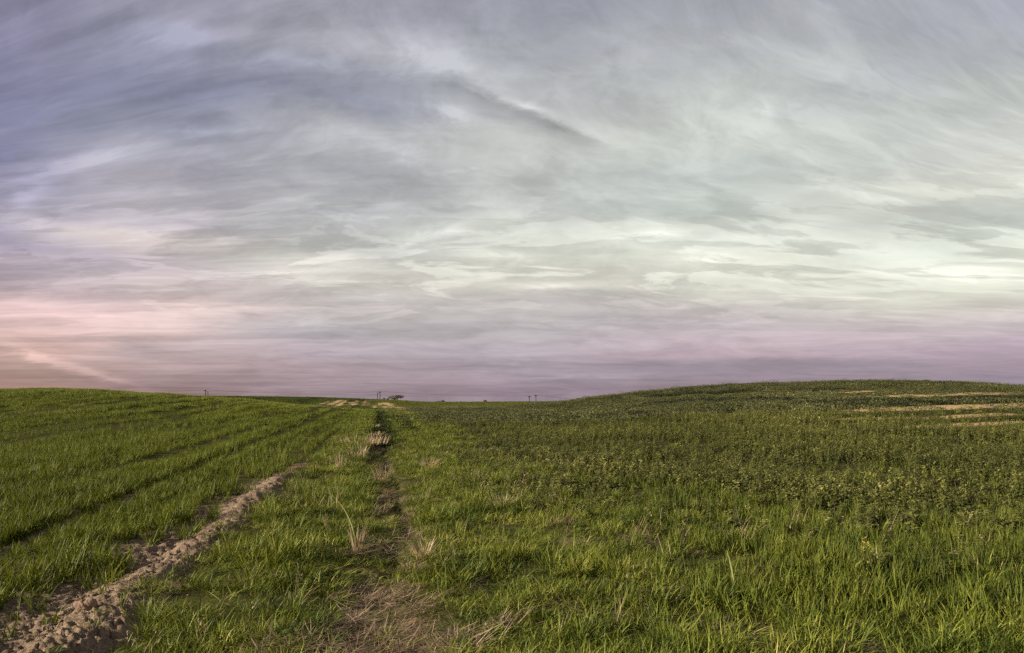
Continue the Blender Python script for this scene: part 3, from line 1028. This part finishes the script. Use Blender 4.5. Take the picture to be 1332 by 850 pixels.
def build_cover():
    U = rng.uniform
    # ---------------- verge grass
    L = []
    for y0, y1, dens, grp in ((2.4, 8, 200, 'verge'), (8, 16, 125, 'verge'), (16, 30, 55, 'verge'), (30, 62, 9, 'verge_mid'), (62, 150, 3.0, 'verge_mid')):
        x, y = wedge(y0, y1, dens)
        u, rd = path_u(x, y), ridge_d(x, y)
        halfw = np.interp(y, [3, 4.5, 5.5, 8, 14, 30, 60], [.56, .48, .26, .20, .20, .15, .25])
        n = fbm(x * 1.1, y * 1.1, 3, 62)
        p = np.ones(len(x))
        p *= np.where(np.abs(u) < halfw * (.5 + 1.0 * n), np.interp(y, [3, 5, 6.3, 12], [.26, .36, .75, .8]), 1)
        p *= np.where(rd < .20 * ridge_fade(y) + .5 * (n - .5), np.where(y < 16.5, 1 - .96 * ridge_fade(y) * sstep(.2, .45, n), 1), 1)
        p *= np.where((rd < 0), 0, 1)
        p *= 1 - .95 * sstep(-.6, 1.5, rape_in(x, y))
        cer = sstep(.0, 1.6, x - (.9 + .06 * y)) * (y > 5.0)
        p *= 1 - .72 * cer * (y < 16)
        p *= .38 + .8 * sstep(.36, .56, n)
        x, y, n, u = keep(U(0, 1, len(x)) < p, x, y, n, u)
        hgt = .05 + 1.35 * fbm(x * 1.1, y * 1.1, 3, 64) ** 1.3 + .7 * (vnoise(x * 2.4, y * 2.4, 65) - .4)
        hgt = np.maximum(hgt, .2) * (1 - .55 * np.exp(-(u / .42) ** 4))
        rut = np.exp(-((u - .14) / .10) ** 2) * (y > 6.3) * (n > .4)
        hgt = hgt * (1 - .7 * rut)
        hgt = hgt * np.interp(y, [3, 9], [.95, .92])
        tall = np.exp(-((u + .75) / .35) ** 2) * sstep(14, 20, y) * (1 - sstep(60, 90, y))
        hgt *= 1 + .5 * tall
        s = sizes(len(x), .8, 1.3)
        L.append((grp, x, y, s, s * hgt, .2))
        if y1 <= 30:                                       # taller tussocks standing out of the sward
            m = (U(0, 1, len(x)) < .30) & (vnoise(x * 1.9, y * 1.9, 66) > .66) & (np.abs(u) > .3)
            L.append((grp, x[m] + rng.normal(0, .04, m.sum()), y[m], 1.25 * s[m], s[m] * (.95 + .5 * vnoise(x[m], y[m], 67)), .12))
    for grp, dens in (('dead', 2.6), ('weed', 5.0)):
        x, y = wedge(2.4, 22, dens)
        m = (ridge_d(x, y) > .4) & (np.abs(path_u(x, y)) > .55) & (rape_in(x, y) < .8) & (vnoise(x * .8, y * .8, 69) > .42)
        x, y = keep(m, x, y)
        s = sizes(len(x), .6, 1.25)
        L.append((grp, x, y, s, s, .12))
    x, y = wedge(24, 85, 9, -.4, 0)
    u = path_u(x, y)
    m = (U(0, 1, len(x)) < np.exp(-((u - .35) / .38) ** 2) + .7 * np.exp(-((u - 1.7) / .25) ** 2) * (y > 34) * (y < 66))
    x, y = keep(m, x, y)
    s = sizes(len(x), .16, .34)
    L.append(('far_dark', x, y, s, s * 2.6, .1))
    scatter('verge_grass', 'tufted green grass growing on the verge along the dirt path', 'grass', L)
    # ---------------- wheat in rows
    L = []
    for y0, y1, dens, grp in ((2.4, 9, 150, 'wheat'), (9, 18, 105, 'wheat'), (18, 34, 50, 'wheat'), (34, 62, 9.5, 'wheat_mid'), (62, 100, 4.0, 'wheat_mid')):
        x, y = wedge(y0, y1, dens, -.98, -.1)
        v = x + .2 * y                                     # across the rows
        if y1 <= 34:                                       # drilled rows
            rs = .16
            k = np.round(v / rs)
            x = k * rs + rng.normal(0, .024, len(x)) - .2 * y
        rd = ridge_d(x, y)
        v = x + .2 * y
        al = y - .2 * x
        p = np.where(rd < -.20, 1.0, 0)
        bare = bare_left(x, y)
        p *= 1 - .86 * bare
        gaps = fbm(v * 1.1, al * .16, 3, 71)
        p *= np.interp(y, [6, 14], [.2, .5]) + .8 * sstep(.34, .50, gaps)
        tram = np.minimum(np.abs(((v + 1.5) % 7.0) - 3.2), np.abs(((v + 1.5) % 7.0) - 4.7))
        p *= np.where(tram < np.interp(y, [5, 15, 40], [.14, .24, .40]) * (.5 + fbm(al * .1, v * .3, 2, 74)), .04, 1)
        broken = fbm(v * 1.7, al * .06, 3, 75)
        p *= 1 - .86 * (broken < np.interp(y, [6, 14, 30], [.22, .37, .46]))
        x, y, v, al, bare = keep(U(0, 1, len(x)) < p, x, y, v, al, bare)
        hgt = (.15 + 1.75 * fbm(v * 1.25, al * .10, 3, 72)) * (1 - .25 * bare)
        s = sizes(len(x), .8, 1.2)
        crest = U(0, 1, len(x)) < sstep(50, 60, y + 8 * (fbm(x * .1, y * .1, 2, 76) - .5))  # lighter leaves here stand in for light on the hilltop
        if y1 > 34:
            for g_, m_ in ((grp, ~crest), ('crest', crest)):
                L.append((g_, x[m_], y[m_], s[m_], (s * hgt)[m_], .08))
        else:
            L.append((grp, x, y, s, s * hgt, .08))
    scatter('wheat_crop', 'young green wheat growing in rows on the left field', 'wheat', L)
    # ---------------- upright cereal plants mixed in on the right
    L = []
    for y0, y1, dens in ((4.4, 9, 150), (9, 15, 90)):
        x, y = wedge(y0, y1, dens, 0.0, .98)
        n = fbm(x * .9, y * .9, 3, 81)
        p = sstep(-.2, 1.6, x - (.9 + .06 * y) + (n - .5) * 2.0) * (1 - .9 * sstep(.0, 3.4, rape_in(x, y)))
        p *= .12 + .85 * sstep(.38, .54, fbm(x * 1.9, y * .9, 3, 82))
        p *= sstep(4.0, 6.0, y)
        x, y = keep(U(0, 1, len(x)) < p, x, y)
        s = sizes(len(x), .85, 1.25)
        L.append(('cereal', x, y, s, s * (.75 + .5 * fbm(x * .8, y * .8, 2, 83)), .08))
    scatter('cereal_crop', 'upright cereal seedlings along the near edge of the rapeseed', 'cereal', L)
    # ---------------- rapeseed
    L = []
    for y0, y1, dens, grp in ((5.0, 20, 42, 'rape'), (20, 42, 22, 'rape'), (42, 85, 3.2, 'rape_mid'), (85, 175, .75, 'rape_far')):
        x, y = wedge(y0, y1, dens, -.5, .98)
        ri = rape_in(x, y)
        p = sstep(-2.4, 1.6, ri)
        p *= .22 + .85 * sstep(.36, .52, fbm(x * .40, y * .30, 3, 85))
        h_ = y / 20.0
        gone = np.maximum.reduce([pale_mask(x, y), pale_mask(x, y + h_ * .5), pale_mask(x, y + h_), np.where(y > 55, pale_mask(x, y + h_ * 1.6), 0)])
        p *= 1 - .92 * gone
        x, y = keep(U(0, 1, len(x)) < p, x, y)
        s = sizes(len(x), .75, 1.25)
        dk = (U(0, 1, len(x)) < .9 * shade_mask(x, y) * (1 - np.maximum(pale_mask(x, y), pale_mask(x, y + 3)))) & (y1 > 42)  # plants on the bands take the leaf colour with painted shade
        sz = s * (.75 + .5 * fbm(x * .3, y * .2, 3, 86)) * np.interp(y, [9, 30, 80], [1, .85, .55]) * (.55 + .9 * fbm(x * .07, y * .16, 3, 87))
        sz = sz * (.60 + .40 * sstep(-.8, 3.5, rape_in(x, y)))
        ed = (~dk) & (y1 > 85) & (U(0, 1, len(x)) < .8 * sstep(106, 116, y))
        L.append(('rape_edge', x[ed], y[ed], s[ed], sz[ed], .1))
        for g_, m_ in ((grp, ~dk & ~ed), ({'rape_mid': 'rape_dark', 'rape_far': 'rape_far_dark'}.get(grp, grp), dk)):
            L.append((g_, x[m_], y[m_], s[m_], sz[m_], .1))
    scatter('rapeseed_crop', 'olive green rapeseed plants in bud covering the right field', 'rapeseed', L)
    # ---------------- crops of the far slopes
    L = []
    x, y = wedge(100, 420, .20)
    p = 1 - .97 * np.maximum.reduce([pale_mask(x, y), pale_mask(x, y + 8), pale_mask(x, y + 16), pale_mask(x, y + 24), shade_mask(x, y)])
    v = x + .2 * y
    p *= np.where((y < 175) & (x / y > -.2), 0, 1)
    x, y = keep(U(0, 1, len(x)) < p, x, y)
    s = sizes(len(x), .8, 1.3)
    v = x + .2 * y
    lines = (np.abs((v % 17) - 8) < .9) | (np.abs((v % 17) - 11) < .7)
    west = v < -1.5
    dk = west & lines
    for g_, m_ in (('far', ~west), ('far_left', west & ~dk), ('far_dark', dk)):
        L.append((g_, x[m_], y[m_], s[m_], s[m_], .05))
    scatter('far_crop', 'low green crop on the slopes towards the horizon', 'crop', L)
    # ---------------- straw on the path
    L = []
    x, y = wedge(2.4, 30, 22)
    u = path_u(x, y)
    rd = ridge_d(x, y)
    halfw = np.interp(y, [3, 4.5, 5.5, 8, 14, 30], [.72, .60, .34, .26, .22, .18])
    n = fbm(x * 1.4, y * 1.4, 3, 92)
    p = np.exp(-(u / halfw) ** 4) * np.interp(y, [3, 5, 6.5, 14, 30], [1, .9, .5, .45, .3]) + .10 * (n > .52) * (rd > .5) * (rape_in(x, y) < 0) * (y < 14)
    x, y = keep(U(0, 1, len(x)) < p * (.4 + n), x, y)
    xs, ys = [], []
    for k in range(3):
        xs.append(x + rng.normal(0, .07, len(x)))
        ys.append(y + rng.normal(0, .07, len(x)))
    x, y = np.concatenate(xs), np.concatenate(ys)
    s = sizes(len(x), .7, 1.3)
    L.append(('straw', x, y, s, s, .1))
    scatter('straw_litter', 'trampled tan straw lying along the dirt path', 'straw', L)
    # ---------------- clods
    x, y = wedge(2.6, 17, 90, -.98, 0)
    rd = ridge_d(x, y)
    p = np.exp(-(rd / .4) ** 2) * .8 + .55 * bare_left(x, y)
    m = (U(0, 1, len(x)) < p * fbm(x * 3, y * 3, 2, 95) * .5) & (y < 16.5)
    x, y = keep(m, x, y)
    s = .004 + .018 * U(0, 1, len(x)) ** 3
    scatter('soil_clods', 'crumbled clods of dry earth on the soil ridge', 'soil', [('clod', x, y, s, s, .5)])


build_cover()


# ------------------------------------------------------------------ single things
def at(px, py):
    x, y = ground_hit(px, py)
    return x, y, float(ground_z(x, y))


def dry_tuft(px, py, h, n, rad, label, seed, lean=(.05, .6), curl=(.1, 1.2), w=(.003, .005), mat=None, name='dry_grass_tuft', cat='grass tuft', group='dry grass tufts', lift=0.0):
    random.seed(seed)
    x, y, z = at(px, py)
    b = Blades()
    for k in range(n):
        ox, oy = disc(rad)
        b.blade((ox, oy, -.02), R(.45, 1.0) * h, R(*w), R(*lean), math.atan2(oy, ox) + R(-.9, .9), R(*curl), R(0, 1), 5, R(-.6, .6))
    o = link(name, b.build(name, mat or M_DRY))
    o.location = (x, y, z + lift)
    return tag(o, label, cat, group)


def build_tufts():
    dry_tuft(464, 718, .46, 46, .045, 'narrow upright dry tuft left of the path, below a bent green stalk', 1, (.0, .30), (.0, .6), (.004, .007))
    dry_tuft(549, 730, .32, 90, .06, 'low spreading tan tuft right of the path with splayed straws', 2, (.2, 1.15), (.2, .9), (.006, .010), lift=.03)
    dry_tuft(653, 662, .26, 130, .14, 'round flattened brown tuft in the green verge right of the path', 3, (.5, 1.3), (.0, .8), (.006, .010), lift=.06)
    dry_tuft(471, 580, .42, 190, .85, 'large pale clump of old grass at the left edge of the far path', 4, (.05, .5), (.1, .9), (.012, .022))
    dry_tuft(481, 566, .36, 80, .6, 'smaller pale clump behind the large old grass clump by the far path', 5, (.05, .5), (.1, .9), (.012, .022))
    dry_tuft(558, 609, .36, 110, .16, 'small low dry tuft far up the verge right of the path', 6, (.3, 1.2), (.1, .9), (.008, .014), lift=.05)
    dry_tuft(442, 611, .50, 44, .06, 'thin pale tuft standing in the grass near the far end of the soil ridge', 7, (.0, .35), (.0, .6), (.005, .008))
    dry_tuft(497, 624, .50, 70, .14, 'yellowish dead tuft standing on the middle of the path', 8, (.0, .5), (.1, .8), (.005, .008))
    dry_tuft(470, 592, .45, 44, .18, 'wispy pale tuft in front of the large old grass clump', 12, (.0, .5), (.1, .8), (.006, .010))
    dry_tuft(588, 846, .24, 150, .16, 'heap of long splayed straw at the near right edge of the path', 9, (.8, 1.5), (-.1, .5), (.004, .007))
    dry_tuft(425, 690, .34, 12, .02, 'short pair of dead stems in the grass left of the upright dry tuft', 10, (.0, .2), (.0, .4), (.003, .005))
    dry_tuft(612, 628, .36, 90, .3, 'loose wisps of pale grass at the rapeseed edge', 13, (.2, .9), (.2, 1.0), (.004, .007))
    dry_tuft(486, 554, .30, 90, .34, 'pale old grass at the left of the dark rut, farthest of the clumps', 14, (.05, .5), (.1, .9), (.012, .022))
    dry_tuft(463, 599, .42, 60, .2, 'thin pale grass in front of the large old grass clump, to its left', 15, (.05, .6), (.1, .9), (.008, .014))
    # single stalks
    random.seed(20)
    for px, py, h, lean, az, curl, label in ((463, 706, .74, .10, PI, .95, 'long pale green grass stalk bending left over the upright dry tuft'),
                                             (956, 768, .40, .08, PI, .25, 'single pale leaning stem in the grass of the right verge')):
        x, y, z = at(px, py)
        b = Blades()
        b.blade((0, 0, -.02), h, .014, lean, az, curl, 1.0, 9, 1.3)
        b.blade((.01, .01, -.02), h * .6, .007, lean + .15, az + .6, curl, .9, 7, 1.2)
        b.blade((-.01, .0, -.02), h * .45, .007, lean + .25, az - 1.6, curl, .5, 7)
        o = link('grass_stalk', b.build('grass_stalk', M_PALE))
        o.location = (x, y, z)
        tag(o, label, 'grass stalk')
    # a weed in flower
    x, y, z = at(1124, 768)
    w = bpy.data.objects.new('flowering_weed', None)
    COL.objects.link(w)
    w.location = (x, y, z)
    w.empty_display_size = .1
    tag(w, 'lone tall weed with small yellow flowers among the upright cereal on the right', 'weed')
    b = Blades()
    b.blade((0, 0, -.02), .42, .012, .03, 0, .08, .6, 5, 1.4)
    b.blade((0, 0, .2), .18, .008, .35, 2.2, .1, .6, 3)
    b.blade((0, 0, .24), .15, .008, .4, 4.6, .1, .6, 3)
    link('stem', b.build('stem', M_CEREAL), None, w)
    b = Blades()
    for k in range(16):
        b.leaf((R(-.01, .01), R(-.01, .01), R(.03, .36)), R(0, 6.3), R(.1, .9), R(.05, .1), R(.018, .03), R(.3, .9))
    link('leaf', b.build('leaf', M_RAPE), None, w)
    yel = plain_mat('yellow_petal', (.30, .24, .04), (.42, .34, .07), 30, .5)
    for cx, cy, cz in ((0, 0, .42), (.05, .045, .37), (-.03, -.05, .36)):
        b = Blades()
        for k in range(7):
            b.leaf((cx + R(-.012, .012), cy + R(-.012, .012), cz + R(-.015, .02)), R(0, 6.3), R(.2, 1.2), R(.015, .022), R(.010, .015), 1)
        link('flower', b.build('flower', yel), None, w)
    # the big clod at the front of the ridge
    x, y, z = at(112, 802)
    bm = bmesh.new()
    bmesh.ops.create_icosphere(bm, subdivisions=4, radius=1)
    for v in bm.verts:
        q = v.co.copy()
        n = float(fbm(np.array(q.x * 1.4 + q.z + 5), np.array(q.y * 1.4 - q.z * .7), 4, 97))
        v.co = Vector((q.x * .075, q.y * .06, q.z * .055)) * (.5 + 1.0 * n)
    me = bpy.data.meshes.new('earth_clod')
    bm.to_mesh(me)
    bm.free()
    o = link('earth_clod', me, plain_mat('reddish_soil', (.11, .070, .044), (.20, .130, .082), 20, .95))
    o.location = (x, y, z + .03)
    tag(o, 'largest rounded brown clod of earth on the near end of the soil ridge', 'clod')


# ------------------------------------------------------------------ power line and trees on the horizon
def tube(bm, p, q, r0, r1, n=8):
    p, q = Vector(p), Vector(q)
    d = (q - p).normalized()
    s = d.orthogonal().normalized()
    t = d.cross(s)
    rings = []
    for c, r in ((p, r0), (q, r1)):
        rings.append([bm.verts.new(c + (s * math.cos(2 * PI * k / n) + t * math.sin(2 * PI * k / n)) * r) for k in range(n)])
    for k in range(n):
        bm.faces.new((rings[0][k], rings[0][(k + 1) % n], rings[1][(k + 1) % n], rings[1][k]))
    bm.faces.new(rings[0][::-1])
    bm.faces.new(rings[1])


def bm_obj(name, bm, mat, parent=None):
    bmesh.ops.recalc_face_normals(bm, faces=bm.faces)
    me = bpy.data.meshes.new(name)
    bm.to_mesh(me)
    bm.free()
    return link(name, me, mat, parent)


M_WOOD = plain_mat('weathered_pole_wood', (.035, .027, .024), (.07, .052, .045), 2, .9)
M_CERAMIC = plain_mat('insulator', (.10, .08, .07), (.16, .13, .12), 3, .3)
M_WIRE = plain_mat('wire_metal', (.10, .09, .09), (.14, .13, .13), 3, .5)
DIST = 600.0
POLE_TOPS = {}


def pole(key, px, top_py, label, arm, y=DIST):
    x = tan_x(px) * y
    zt = EYE + y * (CY - top_py) / F
    zg = float(land(np.array(x), np.array(y)))
    h = zt - zg
    r = bpy.data.objects.new('utility_pole', None)
    COL.objects.link(r)
    r.location = (x, y, zg)
    tag(r, label, 'utility pole', 'wooden poles of the overhead line')
    bm = bmesh.new()
    tube(bm, (0, 0, -1), (0, 0, h), .42, .32, 10)
    bm_obj('shaft', bm, M_WOOD, r)
    bm = bmesh.new()
    tube(bm, (-arm, -.35, h - .55), (arm, -.35, h - .55), .2, .2, 6)
    tube(bm, (-arm * .8, -.33, h - .5), (0, -.33, h - 1.7), .13, .13, 6)
    tube(bm, (arm * .8, -.33, h - .5), (0, -.33, h - 1.7), .13, .13, 6)
    bm_obj('crossarm', bm, M_WOOD, r)
    for s in (-1, 1):
        bm = bmesh.new()
        tube(bm, (s * arm * .9, -.35, h - .4), (s * arm * .9, -.35, h + .15), .16, .1, 8)
        bm_obj('insulator', bm, M_CERAMIC, r)
    POLE_TOPS[key] = [(x - arm * .9, y - .35, zt + .1), (x + arm * .9, y - .35, zt + .1)]
    return r


def span(a, b, sag, label):
    r = bpy.data.objects.new('overhead_line', None)
    COL.objects.link(r)
    r.location = a[0]
    tag(r, label, 'power line', 'spans of the overhead line')
    for p, q in zip(a, b):
        bm = bmesh.new()
        prev = None
        for k in range(25):
            t = k / 24
            c = Vector(p).lerp(Vector(q), t) - Vector((0, 0, sag * 4 * t * (1 - t))) - Vector(a[0])
            if prev is not None:
                tube(bm, prev, c, .075, .075, 5)
            prev = c
        bm_obj('wire', bm, M_WIRE, r)


def build_line():
    pole('a', 267.2, 507.2, 'taller left pole of the leftmost pair on the skyline of the left field', 1.3)
    pole('b', 270.4, 509.0, 'shorter right pole of the leftmost pair on the skyline of the left field', .5, 640)
    pole('c', 491.0, 511.0, 'shorter left pole of the pair standing above the far end of the path', .5, 640)
    pole('d', 494.2, 509.6, 'taller right pole with crossarm of the pair above the far end of the path', 1.3)
    pole('e', 688.5, 515.2, 'left T shaped pole of the wide pair on the middle of the horizon', 1.6)
    pole('f', 697.0, 513.8, 'right T shaped pole of the wide pair on the middle of the horizon', 1.6)
    y = DIST
    start = [(tan_x(-260) * y - 1, y, EYE + y * (CY - 509) / F), (tan_x(-260) * y + 1, y, EYE + y * (CY - 509) / F)]
    end = [(tan_x(905) * y - 1, y, EYE + y * (CY - 514) / F), (tan_x(905) * y + 1, y, EYE + y * (CY - 514) / F)]
    span(start, POLE_TOPS['a'], 5.5, 'thin wires running to the leftmost pole pair from beyond the left edge')
    span(POLE_TOPS['a'], POLE_TOPS['d'], 2.4, 'thin wires between the leftmost pole pair and the pair above the path')
    span(POLE_TOPS['d'], POLE_TOPS['e'], 1.2, 'thin wires from the pole pair above the path to the wide T shaped pair')
    span(POLE_TOPS['f'], end, 5.5, 'thin wires sagging from the wide T shaped pair behind the right hill')


M_BARK = plain_mat('bark', (.05, .038, .03), (.09, .07, .055), 4, .9)
M_TREE = leaf_mat('far_tree_leaf', [(0, (.05, .05, .03)), (.5, (.075, .072, .045)), (1, (.11, .10, .06))], trans=.2, patch=.2)


def tree(name, px, y, base_py, w_px, h_px, n, label, cat, seed, trunk=.25, leaf=.5, gappy=False, group=None):
    random.seed(seed)
    x = tan_x(px) * y
    zg = float(land(np.array(x), np.array(y)))
    zt = EYE + y * (CY - (base_py - h_px)) / F
    h, w = zt - zg, w_px * y / F
    r = bpy.data.objects.new(name, None)
    COL.objects.link(r)
    r.location = (x, y, zg)
    tag(r, label, cat, group)
    bm = bmesh.new()
    tube(bm, (0, 0, -.5), (.1, 0, h * .45), trunk, trunk * .6)
    ends = []
    for k in range(18):
        a = k * 2.4
        q = R(.05, .42) if gappy else R(.15, .4)
        e = Vector((math.cos(a) * w * q, math.sin(a) * w * q, h * (.32 + .52 * math.sqrt(1 - (q / .45) ** 2) * R(.75, 1.0))))
        tube(bm, (.05, 0, h * R(.15, .42)), e, trunk * .4, trunk * .12, 6)
        ends.append(e)
    bm_obj('trunk', bm, M_BARK, r)
    b = Blades()
    for k in range(n):
        e = random.choice(ends)
        d = Vector((random.gauss(0, 1), random.gauss(0, 1), random.gauss(0, 1))).normalized() * R(0, 1) ** .5
        p = e + Vector((d.x * w * .22, d.y * w * .22, d.z * h * (.2 if not gappy else .22)))
        p.z = max(.1, min(h, p.z))
        b.leaf(p, R(0, 6.3), R(-1, 1), R(.6, 1.2) * leaf, R(.5, .9) * leaf, R(0, 1))
    link('crown', b.build('crown', M_TREE), None, r)
    return r


def build_trees():
    g = 'shrubs and trees on the horizon'
    tree('scrub_tree', 517, 470, 521.5, 22, 7.6, 1000, 'round open scrub tree right of the poles above the path', 'tree', 3, .22, .6, True, g)
    tree('bush', 512.5, 440, 521.5, 6, 4.0, 420, 'dense dark bush at the foot of the open scrub tree', 'bush', 4, .2, .4, False, g)
    tree('bush', 499.5, 480, 521, 4, 3.4, 160, 'small bush just right of the poles above the path', 'bush', 5, .15, .4, True, g)
    tree('bush', 504.5, 480, 521.5, 3, 3.2, 130, 'tiny bush between the poles and the open scrub tree', 'bush', 6, .15, .4, True, g)
    for px, w, h, lab in ((570, 8, 3.2, 'faint low hedge tree left of the twin trees on the far horizon'), (576, 5, 4.2, 'taller rounded tree of the hedge on the far horizon'),
                          (600, 7, 2.6, 'very low faint tree midway along the far hedge'), (621, 10, 2.6, 'long low scrub left of the round far tree'),
                          (631, 5, 4.6, 'round dark tree standing out of the far scrub'), (650, 6, 2.4, 'low faint scrub right of the round far tree'),
                          (727, 5, 2.6, 'small scrub tree right of the wide T shaped pole pair'), (738, 5, 3.0, 'scrub tree at the foot of the right hill')):
        tree('far_tree', px, 760, 524.2, w, h, 260, lab, 'tree', int(px), .3, .7, False, g)


build_tufts()
build_line()
build_trees()
